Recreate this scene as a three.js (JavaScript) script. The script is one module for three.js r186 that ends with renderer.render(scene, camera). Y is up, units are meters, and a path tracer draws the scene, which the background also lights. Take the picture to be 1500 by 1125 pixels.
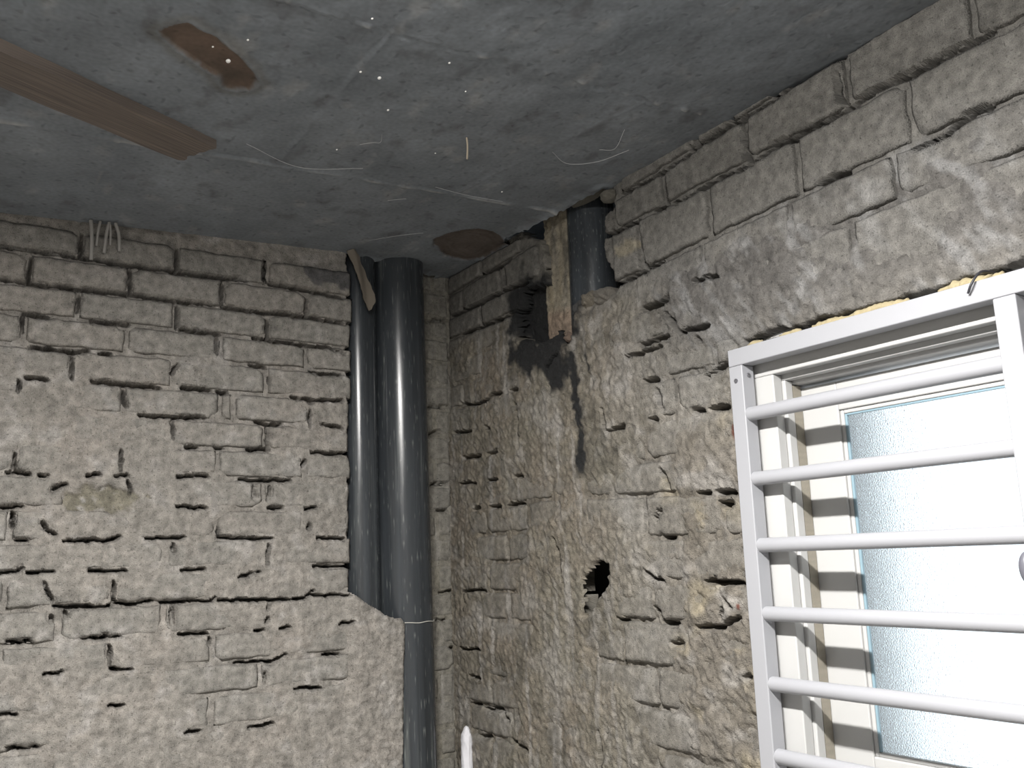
import * as THREE from 'three';
import { RoundedBoxGeometry } from 'three/addons/geometries/RoundedBoxGeometry.js';
import { RectAreaLightUniformsLib } from 'three/addons/lights/RectAreaLightUniformsLib.js';
import { mergeGeometries } from 'three/addons/utils/BufferGeometryUtils.js';

// ---------------------------------------------------------------- camera, sky, light, exposure
RectAreaLightUniformsLib.init();
const scene = new THREE.Scene();
const camera = new THREE.PerspectiveCamera(46.06, 1500 / 1125, 0.05, 60);
camera.position.set(-1.1685, -0.67, 2.0736);
camera.rotation.set(0.1919, -0.5788, -0.0327, 'YXZ');
const renderer = new THREE.WebGLRenderer({ antialias: true });
renderer.toneMapping = THREE.LinearToneMapping;
renderer.toneMappingExposure = 1;
renderer.shadowMap.enabled = true;
scene.background = new THREE.Color(0.93, 0.97, 1.0);        // overcast daylight, enters only through the window
scene.backgroundIntensity = 1.7;
const LAMP = { x: -0.98, y: 0.056, z: 1.60, w: 0.055, l: 0.62, power: 920 };
const ceilY = (x) => 0.137 + 0.05 * x;                       // the slab hangs a little lower on the left

// ---------------------------------------------------------------- noise, helpers
function rng(seed) { let s = seed >>> 0; return () => { s = (s + 0x6D2B79F5) >>> 0; let t = s; t = Math.imul(t ^ (t >>> 15), t | 1); t ^= t + Math.imul(t ^ (t >>> 7), t | 61); return ((t ^ (t >>> 14)) >>> 0) / 4294967296; }; }
const PERM = new Uint8Array(512), GX = new Float32Array(256), GY = new Float32Array(256);
{ const r = rng(77); const p = [...Array(256).keys()]; for (let i = 255; i > 0; i--) { const j = Math.floor(r() * (i + 1)); [p[i], p[j]] = [p[j], p[i]]; } for (let i = 0; i < 512; i++) PERM[i] = p[i & 255]; for (let i = 0; i < 256; i++) { const a = r() * Math.PI * 2; GX[i] = Math.cos(a); GY[i] = Math.sin(a); } }
const fade = (t) => t * t * t * (t * (t * 6 - 15) + 10);
function noise(x, y, per = 256) {                            // gradient noise, repeats every per cells
  const xf = Math.floor(x), yf = Math.floor(y), fx = x - xf, fy = y - yf;
  const m = (n) => ((n % per) + per) % per;
  const x0 = m(xf) & 255, x1 = m(xf + 1) & 255, y0 = m(yf) & 255, y1 = m(yf + 1) & 255;
  const g = (ix, iy, dx, dy) => { const k = PERM[PERM[ix] + iy]; return GX[k] * dx + GY[k] * dy; };
  const u = fade(fx), v = fade(fy);
  const a = g(x0, y0, fx, fy), b = g(x1, y0, fx - 1, fy), c = g(x0, y1, fx, fy - 1), d = g(x1, y1, fx - 1, fy - 1);
  return 1.5 * (a + (b - a) * u + (c - a) * v + (a - b - c + d) * u * v);
}
function fbm(x, y, oct = 3, per = 256) { let s = 0, a = 1, n = 0, f = 1; for (let i = 0; i < oct; i++) { s += a * noise(x * f + i * 17, y * f + i * 31, per * f); n += a; a *= 0.55; f *= 2; } return s / n; }
const sst = (a, b, x) => { const t = Math.min(1, Math.max(0, (x - a) / (b - a))); return t * t * (3 - 2 * t); };
const mix = (a, b, t) => a + (b - a) * t;
const mix3 = (a, b, t) => [mix(a[0], b[0], t), mix(a[1], b[1], t), mix(a[2], b[2], t)];
const clamp = (x, a, b) => Math.min(b, Math.max(a, x));
function inPoly(P, x, y) { let c = false; for (let i = 0, j = P.length - 1; i < P.length; j = i++) { const [xi, yi] = P[i], [xj, yj] = P[j]; if ((yi > y) !== (yj > y) && x < (xj - xi) * (y - yi) / (yj - yi) + xi) c = !c; } return c; }
function segDist(x, y, ax, ay, bx, by) { const dx = bx - ax, dy = by - ay, l = dx * dx + dy * dy; const t = l ? clamp(((x - ax) * dx + (y - ay) * dy) / l, 0, 1) : 0; return Math.hypot(x - ax - t * dx, y - ay - t * dy); }
function polyDist(P, x, y) { let d = 9; for (let i = 0, j = P.length - 1; i < P.length; j = i++) d = Math.min(d, segDist(x, y, P[j][0], P[j][1], P[i][0], P[i][1])); return inPoly(P, x, y) ? -d : d; }

const taken = new Map();
function numbered(name) { const n = taken.get(name) || 0; taken.set(name, n + 1); return n ? name + '_' + String(n).padStart(3, '0') : name; }
function shade(m) { m.castShadow = true; m.receiveShadow = true; return m; }
function add(name, geo, mat, parent = scene) { const m = shade(new THREE.Mesh(geo, mat)); m.name = parent === scene ? numbered(name) : name; if (parent !== scene) { const n = parent.children.filter((c) => c.userData.base === name).length; m.userData.base = name; if (n) m.name = name + '_' + String(n).padStart(3, '0'); } parent.add(m); return m; }
function thing(name, label, category, pos = [0, 0, 0], group) { const g = new THREE.Group(); g.name = numbered(name); g.position.set(...pos); g.userData = { label, category }; if (group) g.userData.group = group; scene.add(g); return g; }
function structure(name) { const g = new THREE.Group(); g.name = name; g.userData = { kind: 'structure' }; scene.add(g); return g; }
function boxAt(x0, x1, y0, y1, z0, z1, r = 0, seg = 2) { const g = r ? new RoundedBoxGeometry(x1 - x0, y1 - y0, z1 - z0, seg, r) : new THREE.BoxGeometry(x1 - x0, y1 - y0, z1 - z0); g.translate((x0 + x1) / 2, (y0 + y1) / 2, (z0 + z1) / 2); return g; }
function vertexColour(geo, c) { const n = geo.attributes.position.count, a = new Float32Array(n * 3); for (let i = 0; i < n; i++) { a[3 * i] = c[0]; a[3 * i + 1] = c[1]; a[3 * i + 2] = c[2]; } geo.setAttribute('color', new THREE.BufferAttribute(a, 3)); return geo; }

// ---------------------------------------------------------------- textures (grain and fine relief only)
function texture(n, f, srgb) {
  const d = new Uint8Array(n * n * 4);
  for (let j = 0; j < n; j++) for (let i = 0; i < n; i++) { const c = f(i / n, j / n); const k = 4 * (j * n + i); d[k] = 255 * clamp(c[0], 0, 1); d[k + 1] = 255 * clamp(c[1], 0, 1); d[k + 2] = 255 * clamp(c[2], 0, 1); d[k + 3] = 255; }
  const t = new THREE.DataTexture(d, n, n); t.wrapS = t.wrapT = THREE.RepeatWrapping; t.magFilter = THREE.LinearFilter; t.minFilter = THREE.LinearMipmapLinearFilter; t.generateMipmaps = true; if (srgb) t.colorSpace = THREE.SRGBColorSpace; t.needsUpdate = true; return t;
}
const g1 = (v) => [v, v, v];
const gritBump = texture(1024, (x, y) => { const a = fbm(x * 24, y * 24, 4, 24), b = noise(x * 110, y * 110, 110); return g1(0.52 + 0.34 * a + 0.16 * b - 0.45 * sst(0.42, 0.75, fbm(x * 44 + 3, y * 44, 2, 44))); });
const gritTint = texture(1024, (x, y) => { const a = fbm(x * 14, y * 14, 4, 14), b = noise(x * 150, y * 150, 150), c = sst(0.45, 0.7, noise(x * 60 + 9, y * 60, 60)); const v = 0.84 + 0.24 * a + 0.10 * b; return [v - 0.16 * c, v - 0.16 * c, v - 0.165 * c]; }, true);
const slabBump = texture(1024, (x, y) => { const a = fbm(x * 10, y * 14, 4, 10), p = sst(0.5, 0.72, noise(x * 46, y * 46, 46)); return g1(0.55 + 0.22 * a + 0.08 * noise(x * 120, y * 120, 120) - 0.4 * p); });
const slabTint = texture(1024, (x, y) => { const a = fbm(x * 9, y * 9, 5, 9), b = noise(x * 140, y * 140, 140), c = sst(0.5, 0.75, noise(x * 70 + 9, y * 70, 70)); const v = 0.88 + 0.14 * a + 0.05 * b - 0.12 * c; return g1(v); }, true);
const gl = texture(512, (x, y) => g1(0.5 + 0.5 * noise(x * 64, y * 64, 64) * 0.8 + 0.2 * noise(x * 128, y * 128, 128)));
const rep = (t, s) => { const c = t.clone(); c.repeat.set(1 / s, 1 / s); c.needsUpdate = true; return c; };
const std = (o) => new THREE.MeshStandardMaterial({ roughness: 0.9, metalness: 0, ...o });
const M = {
  mortar: std({ vertexColors: true, roughness: 0.97, bumpMap: rep(gritBump, 0.3), bumpScale: 0.0026, map: rep(gritTint, 0.29) }),
  brick: std({ vertexColors: true, roughness: 0.97, bumpMap: rep(gritBump, 0.22), bumpScale: 0.0022, map: rep(gritTint, 0.26) }),
  core: std({ color: new THREE.Color(0.235, 0.226, 0.206) }),
  render: std({ color: new THREE.Color(0.62, 0.61, 0.59), map: rep(gritTint, 0.5), bumpMap: rep(gritBump, 0.4), bumpScale: 0.001 }),
  cladding: std({ color: new THREE.Color(0.55, 0.58, 0.60), roughness: 0.9 }),
  slab: std({ vertexColors: true, roughness: 0.92, bumpMap: rep(slabBump, 0.8), bumpScale: 0.0006, map: rep(slabTint, 1.1) }),
  slabCore: std({ color: new THREE.Color(0.20, 0.22, 0.24) }),
  floor: std({ color: new THREE.Color(0.60, 0.58, 0.55), map: rep(gritTint, 0.6) }),
  white: std({ color: new THREE.Color(0.28, 0.284, 0.303), roughness: 0.45 }),
  pvc: std({ color: new THREE.Color(0.40, 0.40, 0.395), roughness: 0.4 }),
  dustyTrack: std({ color: new THREE.Color(0.36, 0.33, 0.27), roughness: 0.9, map: rep(gritTint, 0.2) }),
  foam: std({ color: new THREE.Color(0.30, 0.255, 0.155), roughness: 0.95, bumpMap: rep(gritBump, 0.12), bumpScale: 0.001 }),
  edgeTint: std({ color: new THREE.Color(0.20, 0.29, 0.34), roughness: 0.35 }),  // bluish colour standing in for light refracted at the glass edge
  dark: std({ color: new THREE.Color(0.02, 0.02, 0.025), roughness: 0.5 }),
  steel: std({ color: new THREE.Color(0.25, 0.25, 0.27), roughness: 0.4, metalness: 0.8 }),
  glass: new THREE.MeshPhysicalMaterial({ color: new THREE.Color(0.93, 0.98, 1.0), transmission: 1, thickness: 0.005, roughness: 0.26, ior: 1.45, bumpMap: rep(gl, 0.14), bumpScale: 0.0006 }),
};

// where the open joints and cracks run on each wall: half width in mm, then points along it (metres on the wall)
const CRACKS_LEFT = [
[2.6, -1.076, 0.007, -1.0, 0.008, -0.923, 0.007, -0.823, 0.003, -0.722, 0.006],
[2.3, -0.735, 0.002, -0.624, 0.004, -0.56, 0.008],
[3.0, -0.505, 0.007, -0.411, 0.003, -0.317, -0.005],
[2.5, -1.071, -0.065, -1.02, -0.066, -0.93, -0.065, -0.82, -0.064, -0.708, -0.066, -0.641, -0.065],
[2.9, -0.614, -0.068, -0.529, -0.067, -0.401, -0.065, -0.313, -0.073],
[2.1, -1.024, -0.135, -0.976, -0.135],
[2.7, -0.895, -0.135, -0.818, -0.133],
[2.8, -0.709, -0.132, -0.62, -0.134],
[2.4, -0.54, -0.134, -0.443, -0.138, -0.356, -0.137, -0.311, -0.148],
[2.1, -1.008, -0.203, -0.921, -0.205, -0.896, -0.201],
[1.8, -0.875, -0.205, -0.851, -0.203],
[1.9, -0.549, -0.2, -0.506, -0.202],
[2.0, -0.399, -0.205, -0.32, -0.207],
[1.7, -1.012, -0.269, -0.971, -0.271],
[2.2, -0.888, -0.266, -0.81, -0.268, -0.746, -0.269],
[1.8, -0.701, -0.267, -0.635, -0.268],
[4.7, -0.622, -0.269, -0.598, -0.27],
[2.5, -0.445, -0.271, -0.39, -0.274, -0.316, -0.27],
[2.2, -0.789, -0.334, -0.722, -0.335, -0.645, -0.332],
[2.4, -0.531, -0.335, -0.503, -0.339, -0.469, -0.338],
[2.5, -0.372, -0.333, -0.316, -0.339],
[1.8, -0.687, -0.399, -0.661, -0.4],
[1.9, -0.623, -0.398, -0.605, -0.401],
[2.4, -0.547, -0.401, -0.499, -0.398],
[3.0, -0.397, -0.401, -0.319, -0.403, -0.292, -0.399],
[2.1, -1.035, -0.467, -1.021, -0.464, -0.991, -0.467],
[2.5, -0.974, -0.47, -0.959, -0.471],
[2.6, -0.887, -0.469, -0.861, -0.464],
[1.7, -0.829, -0.468, -0.806, -0.466],
[1.8, -0.704, -0.466, -0.636, -0.465],
[3.3, -0.566, -0.47, -0.526, -0.472, -0.445, -0.469],
[4.2, -0.948, -0.5, -0.935, -0.491, -0.922, -0.484],
[1.6, -1.04, -0.534, -0.998, -0.535],
[2.2, -0.704, -0.532, -0.637, -0.535],
[2.4, -0.495, -0.535, -0.462, -0.534],
[2.4, -0.409, -0.536, -0.382, -0.534],
[1.6, -1.008, -0.601, -0.988, -0.6],
[3.3, -0.963, -0.565, -0.952, -0.581, -0.939, -0.59],
[3.8, -0.922, -0.604, -0.888, -0.603, -0.833, -0.603, -0.816, -0.596],
[2.6, -0.761, -0.601, -0.683, -0.6],
[2.7, -0.61, -0.601, -0.485, -0.605],
[2.4, -0.378, -0.605, -0.309, -0.606],
[2.4, -1.032, -0.663, -1.002, -0.663, -0.991, -0.654],
[1.6, -0.984, -0.665, -0.937, -0.664],
[1.7, -0.871, -0.667, -0.8, -0.667],
[2.7, -0.686, -0.671, -0.637, -0.669],
[2.4, -0.386, -0.671, -0.292, -0.674],
[1.4, -0.562, -0.691, -0.515, -0.679],
[3.7, -0.932, -0.734, -0.826, -0.738, -0.819, -0.727],
[2.6, -0.816, -0.733, -0.776, -0.738, -0.742, -0.731],
[2.6, -0.728, -0.736, -0.62, -0.739, -0.613, -0.731],
[3.2, -0.606, -0.738, -0.483, -0.743, -0.41, -0.744, -0.385, -0.726],
[1.9, -0.394, -0.737, -0.297, -0.741],
[1.6, -1.011, -0.796, -0.97, -0.799],
[1.7, -0.876, -0.8, -0.806, -0.8],
[2.6, -0.687, -0.805, -0.624, -0.807],
[1.8, -0.525, -0.809, -0.503, -0.809],
[1.9, -0.466, -0.809, -0.442, -0.803],
[3.9, -0.322, -0.808, -0.29, -0.803],
[2.4, -0.944, -0.865, -0.909, -0.861],
[2.1, -0.82, -0.865, -0.779, -0.868],
[4.1, -0.564, -0.876, -0.48, -0.878, -0.449, -0.864],
[2.4, -0.359, -0.873, -0.32, -0.876],
[1.6, -1.014, -0.931, -0.985, -0.934],
[1.7, -0.819, -0.937, -0.793, -0.938],
[2.8, -0.429, -0.942, -0.367, -0.945],
[3.6, -0.531, -1.013, -0.478, -1.011],
[1.7, -0.666, -1.008, -0.636, -1.005],
[2.4, -0.998, -0.996, -0.945, -1.0],
[3.1, -0.922, 0.058, -0.923, 0.008],
[3.3, -0.722, 0.057, -0.722, 0.009],
[2.5, -0.515, 0.06, -0.52, 0.009],
[3.0, -1.016, -0.011, -1.02, -0.066],
[3.2, -0.822, -0.008, -0.818, -0.061],
[2.9, -0.617, -0.014, -0.616, -0.06],
[2.5, -0.408, -0.024, -0.411, -0.065],
[2.2, -0.921, -0.084, -0.923, -0.118],
[3.7, -0.717, -0.081, -0.717, -0.128],
[3.0, -0.507, -0.088, -0.507, -0.136],
[2.6, -1.026, -0.138, -1.023, -0.173],
[2.4, -0.626, -0.139, -0.625, -0.181],
[2.2, -0.927, -0.218, -0.927, -0.265],
[2.9, -0.501, -0.225, -0.499, -0.242],
[1.8, -0.709, -0.213, -0.726, -0.238],
[2.5, -1.023, -0.274, -1.023, -0.3],
[5.3, -0.822, -0.285, -0.816, -0.319],
[6.0, -0.404, -0.28, -0.387, -0.279],
[3.0, -0.4, -0.298, -0.401, -0.34],
[4.6, -0.718, -0.336, -0.715, -0.379],
[3.4, -0.503, -0.348, -0.501, -0.398],
[2.5, -1.021, -0.428, -1.021, -0.462],
[2.6, -0.82, -0.413, -0.82, -0.457],
[4.9, -0.409, -0.421, -0.419, -0.434],
[2.6, -0.804, -0.479, -0.797, -0.504],
[1.9, -0.528, -0.481, -0.53, -0.516],
[1.9, -0.494, -0.484, -0.495, -0.517],
[4.1, -1.018, -0.544, -1.016, -0.574],
[1.8, -0.61, -0.582, -0.61, -0.601],
[5.8, -0.397, -0.573, -0.402, -0.585],
[2.7, -0.706, -0.613, -0.705, -0.631],
[4.2, -0.495, -0.619, -0.497, -0.665],
[4.3, -0.823, -0.69, -0.821, -0.727],
[1.6, -0.951, -0.687, -0.938, -0.721],
[3.5, -0.701, -0.745, -0.702, -0.783],
[2.8, -0.489, -0.747, -0.495, -0.762],
[5.6, -0.493, -0.782, -0.498, -0.792],
[4.1, -0.91, -0.743, -0.907, -0.757],
[4.1, -0.934, -0.752, -0.934, -0.764],
[2.5, -0.824, -0.816, -0.822, -0.857],
[2.7, -0.621, -0.816, -0.622, -0.832],
[3.2, -0.497, -0.9, -0.498, -0.922]];
const CRACKS_RIGHT = [
[4.5, 0.65, 0.107, 0.744, 0.107, 0.856, 0.111, 0.871, 0.115, 0.912, 0.123, 0.984, 0.125, 1.084, 0.127, 1.106, 0.133, 1.167, 0.141, 1.231, 0.139],
[3.3, 0.865, 0.129, 0.873, 0.114],
[1.9, 0.983, 0.144, 0.976, 0.13],
[3.7, 1.073, 0.156, 1.084, 0.131],
[6.4, 0.574, 0.037, 0.636, 0.028, 0.704, 0.029],
[3.4, 0.748, 0.032, 0.783, 0.029],
[5.8, 0.804, 0.03, 0.826, 0.027],
[3.3, 0.826, 0.027, 0.916, 0.032, 0.952, 0.032, 1.015, 0.03],
[3.8, 1.015, 0.03, 1.074, 0.041, 1.13, 0.039, 1.218, 0.042],
[2.7, 1.218, 0.042, 1.278, 0.05, 1.342, 0.048, 1.413, 0.048],
[2.4, 1.42, 0.048, 1.472, 0.049],
[2.5, 0.787, 0.09, 0.788, 0.036],
[3.8, 1.01, 0.098, 1.002, 0.064, 1.015, 0.034],
[3.4, 1.219, 0.111, 1.218, 0.064, 1.229, 0.047],
[1.7, 0.701, -0.005, 0.715, -0.092],
[3.6, 0.615, -0.086, 0.683, -0.086, 0.763, -0.081],
[2.1, 1.157, -0.065, 1.216, -0.065],
[2.8, 1.334, -0.074, 1.382, -0.074, 1.427, -0.059, 1.457, -0.057],
[2.4, 0.855, -0.15, 0.92, -0.157],
[4.7, 0.698, -0.167, 0.729, -0.169, 0.773, -0.166, 0.784, -0.159],
[5.0, 0.768, -0.194, 0.787, -0.212, 0.804, -0.24],
[4.0, 0.806, -0.241, 0.851, -0.244, 0.889, -0.247],
[3.4, 0.685, -0.241, 0.733, -0.24, 0.776, -0.242],
[1.7, 0.641, -0.258, 0.7, -0.257, 0.752, -0.258],
[2.4, 0.853, -0.262, 0.863, -0.271],
[4.2, 0.694, -0.321, 0.734, -0.322],
[2.9, 0.728, -0.341, 0.738, -0.364, 0.74, -0.385],
[2.1, 0.702, -0.401, 0.724, -0.402],
[3.5, 0.569, -0.406, 0.599, -0.405, 0.622, -0.4],
[2.2, 0.552, -0.355, 0.56, -0.399],
[2.4, 0.822, -0.399, 0.853, -0.404],
[6.2, 0.871, -0.405, 0.918, -0.407],
[3.8, 0.928, -0.327, 0.887, -0.336, 0.865, -0.342],
[3.1, 0.828, -0.558, 0.855, -0.56],
[5.3, 0.872, -0.561, 0.919, -0.565],
[6.8, 0.874, -0.581, 0.9, -0.588, 0.908, -0.58],
[3.3, 0.725, -0.506, 0.737, -0.521, 0.741, -0.542],
[1.6, 0.696, -0.599, 0.716, -0.584],
[3.8, 0.83, -0.722, 0.872, -0.725, 0.92, -0.723],
[2.4, 0.716, -0.638, 0.746, -0.639],
[2.5, 0.66, -0.699, 0.679, -0.715, 0.713, -0.719],
[2.4, 0.674, -0.772, 0.693, -0.781],
[5.6, 0.692, -0.791, 0.711, -0.803, 0.74, -0.802],
[3.8, 0.804, -0.803, 0.856, -0.804, 0.907, -0.784],
[5.9, 0.873, -0.755, 0.888, -0.767],
[2.2, 0.858, -0.786, 0.868, -0.767],
[2.6, 0.566, -0.796, 0.598, -0.804],
[3.1, 0.726, -0.841, 0.755, -0.833],
[3.6, 0.908, -0.886, 0.923, -0.883],
[4.7, -0.121, 0.018, -0.0, 0.018, 0.176, 0.02, 0.266, 0.015],
[4.0, -0.064, -0.047, 0.033, -0.049, 0.155, -0.052, 0.221, -0.048],
[3.2, 0.172, 0.075, 0.176, 0.031],
[2.8, 0.05, 0.005, 0.044, -0.042],
[3.4, 0.048, 0.098, 0.163, 0.091, 0.197, 0.096],
[3.4, -0.069, -0.243, 0.012, -0.258, 0.076, -0.255, 0.094, -0.244, 0.144, -0.247],
[5.2, 0.186, -0.251, 0.224, -0.252],
[2.9, -0.111, -0.318, -0.009, -0.327],
[2.7, 0.062, -0.328, 0.083, -0.329],
[3.1, 0.211, -0.319, 0.215, -0.397],
[3.4, -0.06, -0.394, 0.034, -0.399],
[3.2, 0.065, -0.399, 0.113, -0.395],
[3.4, -0.078, -0.463, 0.002, -0.466],
[3.2, 0.065, -0.466, 0.115, -0.466],
[3.6, 0.186, -0.467, 0.229, -0.468],
[3.3, -0.012, -0.537, 0.024, -0.534],
[4.2, 0.072, -0.537, 0.128, -0.538],
[3.1, 0.157, -0.538, 0.222, -0.535],
[2.7, -0.072, -0.75, 0.017, -0.744, 0.04, -0.747],
[3.3, -0.076, -0.752, -0.074, -0.796],
[2.4, 0.351, -0.624, 0.369, -0.666, 0.369, -0.704],
[3.3, -0.097, -0.899, 0.009, -0.894],
[3.2, -0.046, -0.963, 0.006, -0.965],
[3.2, -0.049, -1.032, -0.004, -1.032],
[6.2, 0.012, -1.041, 0.084, -1.028, 0.13, -1.051],
[3.1, -0.008, -1.107, 0.042, -1.103],
[3.9, 0.142, -1.096, 0.215, -1.108],
[6.0, 0.485, -1.031, 0.488, -1.055, 0.488, -1.102],
[6.2, 0.197, -0.282, 0.214, -0.315],
[2.9, 0.345, -0.224, 0.389, -0.199]];
const CRACKS_BACK = [
[3.4, -0.01, -0.247, 0.062, -0.239],
[7.9, -0.009, -0.326, 0.027, -0.311],
[3.4, -0.007, -0.461, 0.046, -0.455],
[2.2, 0.013, -0.532, 0.045, -0.532],
[3.3, 0.019, -0.751, 0.072, -0.748],
[2.7, 0.007, -0.825, 0.038, -0.822],
[3.3, 0.047, -0.898, 0.079, -0.903],
[2.9, -0.017, 0.003, 0.058, 0.01]];

// ---------------------------------------------------------------- wall surfaces: relief sheets cut by cracks, bricks laid into them
function carveField(cracks, u0, v0, u1, v1, step) {           // how deep the open joints cut, on a grid
  const nu = Math.ceil((u1 - u0) / step) + 1, nv = Math.ceil((v1 - v0) / step) + 1, F = new Float32Array(nu * nv);
  for (const c of cracks) {
    const w = Math.max(0.0013, 0.5 * c[0] / 1000), reach = w + 0.006;
    let total = 0, run = 0; for (let k = 1; k + 3 < c.length; k += 2) total += Math.hypot(c[k + 2] - c[k], c[k + 3] - c[k + 1]);
    for (let k = 1; k + 3 < c.length; k += 2) {
      const [ax, ay, bx, by] = [c[k], c[k + 1], c[k + 2], c[k + 3]], part = Math.hypot(bx - ax, by - ay), from = run; run += part;
      const i0 = Math.max(0, Math.floor((Math.min(ax, bx) - reach - u0) / step)), i1 = Math.min(nu - 1, Math.ceil((Math.max(ax, bx) + reach - u0) / step));
      const j0 = Math.max(0, Math.floor((Math.min(ay, by) - reach - v0) / step)), j1 = Math.min(nv - 1, Math.ceil((Math.max(ay, by) + reach - v0) / step));
      for (let j = j0; j <= j1; j++) for (let i = i0; i <= i1; i++) {
        const u = u0 + i * step, v = v0 + j * step;
        const q1 = clamp(((u - ax) * (bx - ax) + (v - ay) * (by - ay)) / (part * part), 0, 1), along = (from + q1 * part) / total, thin = 0.25 + 0.85 * Math.pow(Math.sin(Math.PI * clamp(along, 0.02, 0.98)), 0.6);
        const d = segDist(u + 0.002 * noise(u * 70 + 9, v * 70), v + 0.003 * noise(u * 55, v * 55) + 0.0016 * noise(u * 150, v * 150), ax, ay, bx, by), ww = w * thin * (0.9 + 0.8 * noise(u * 45 + 5, v * 45));
        const q = 1 - sst(ww * 0.6, ww + 0.0024, d);
        F[j * nu + i] = Math.max(F[j * nu + i], q);
      }
    }
  }
  return (u, v) => { const x = clamp((u - u0) / step, 0, nu - 1.001), y = clamp((v - v0) / step, 0, nv - 1.001), i = Math.floor(x), j = Math.floor(y), fx = x - i, fy = y - j, k = j * nu + i; return mix(mix(F[k], F[k + 1], fx), mix(F[k + nu], F[k + nu + 1], fx), fy); };
}
function sheet({ u0, u1, v0, v1, step, H, C, skip, place, flip }) {
  const nu = Math.round((u1 - u0) / step) + 1, nv = Math.round((v1 - v0) / step) + 1;
  const pos = new Float32Array(nu * nv * 3), col = new Float32Array(nu * nv * 3), uv = new Float32Array(nu * nv * 2), out = new Uint8Array(nu * nv), idx = [];
  for (let j = 0; j < nv; j++) for (let i = 0; i < nu; i++) {
    const u = u0 + (u1 - u0) * i / (nu - 1), v = v0 + (v1 - v0) * j / (nv - 1), k = j * nu + i;
    out[k] = skip && skip(u, v) ? 1 : 0;
    const h = out[k] ? 0 : H(u, v), p = place(u, v, h), c = out[k] ? [0, 0, 0] : C(u, v, h);
    pos.set(p, 3 * k); col.set(c, 3 * k); uv[2 * k] = u; uv[2 * k + 1] = v;
  }
  for (let j = 0; j + 1 < nv; j++) for (let i = 0; i + 1 < nu; i++) {
    const a = j * nu + i, b = a + 1, c = a + nu, d = c + 1;
    if (out[a] + out[b] + out[c] + out[d]) continue;
    if (flip) idx.push(a, c, b, b, c, d); else idx.push(a, b, c, b, d, c);
  }
  const g = new THREE.BufferGeometry();
  g.setAttribute('position', new THREE.BufferAttribute(pos, 3)); g.setAttribute('color', new THREE.BufferAttribute(col, 3)); g.setAttribute('uv', new THREE.BufferAttribute(uv, 2)); g.setIndex(idx); g.computeVertexNormals();
  return g;
}
// one brick: a rough front with worn, rounded edges and its four sides; lo / hi give the bed joint lines under and over it
function brick({ ua, ub, lo, hi, gap, H, C, place, flip, seed, cell = 0.006, depth = 0.06 }) {
  const r = rng(seed), off = (r() - 0.5) * 0.0032, tu = (r() - 0.5) * 0.02, tv = (r() - 0.5) * 0.03, wear = 0.004 + 0.004 * r(), chip = [r(), r(), r(), r()];
  const L = ub - ua, W = hi((ua + ub) / 2) - lo((ua + ub) / 2), nu = Math.max(4, Math.round(L / cell)), nv = Math.max(4, Math.round(W / cell));
  const pos = [], col = [], uv = [], idx = [];
  for (let j = -1; j <= nv + 1; j++) for (let i = -1; i <= nu + 1; i++) {
    const s = clamp(i / nu, 0, 1), t = clamp(j / nv, 0, 1), edge = i < 0 || j < 0 || i > nu || j > nv;
    let u = ua + gap / 2 + s * (L - gap), v = mix(lo(u) + gap / 2, hi(u) - gap / 2, t);
    const du = Math.min(s, 1 - s) * L, dv = Math.min(t, 1 - t) * W;
    const wob = Math.exp(-Math.min(du, dv) / 0.012) * 0.0028;
    u += wob * noise(u * 38 + seed, v * 38); v += wob * noise(u * 38, v * 38 + seed * 3);
    let h = off + tu * (s - 0.5) * L + tv * (t - 0.5) * W + H(u, v);
    const e = Math.min(du, dv); h -= 0.0045 * Math.pow(1 - sst(0, wear, e), 2);
    const cu = s < 0.5 ? 0 : 1, cv = t < 0.5 ? 0 : 1, ch = chip[cu + 2 * cv]; if (ch > 0.62) { const q = Math.hypot(du * 0.8, dv) ; h -= 0.012 * (1 - sst(0.004, 0.02 * ch, q + 0.004 * noise(u * 80, v * 80))); }
    if (edge) h = -depth;
    pos.push(...place(u, v, h)); col.push(...C(u, v, h)); uv.push(u + seed * 0.37, v + (edge ? 0.02 : 0));
  }
  const n = nu + 3;
  for (let j = 0; j < nv + 2; j++) for (let i = 0; i < nu + 2; i++) { const a = j * n + i, b = a + 1, c = a + n, d = c + 1; if (flip) idx.push(a, c, b, b, c, d); else idx.push(a, b, c, b, d, c); }
  const g = new THREE.BufferGeometry();
  g.setAttribute('position', new THREE.Float32BufferAttribute(pos, 3)); g.setAttribute('color', new THREE.Float32BufferAttribute(col, 3)); g.setAttribute('uv', new THREE.Float32BufferAttribute(uv, 2)); g.setIndex(idx); g.computeVertexNormals();
  return g;
}
const relief = (u, v, a = 1) => a * (0.0016 * fbm(u * 11, v * 11, 2) + 0.0013 * fbm(u * 34 + 7, v * 34, 2) + 0.0011 * noise(u * 85, v * 85 + 3) + 0.0005 * noise(u * 150 + 9, v * 150));

// colours as linear base colours
const GREY = [0.285, 0.270, 0.245], PALE = [0.36, 0.345, 0.325], PINK = [0.33, 0.298, 0.265], DULL = [0.235, 0.226, 0.206], OLIVE = [0.235, 0.215, 0.165], BROWN = [0.255, 0.215, 0.165], SOOT = [0.012, 0.0125, 0.013], RUST = [0.13, 0.045, 0.03], CHALK = [0.225, 0.222, 0.218], SAND = [0.36, 0.31, 0.21];

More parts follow.
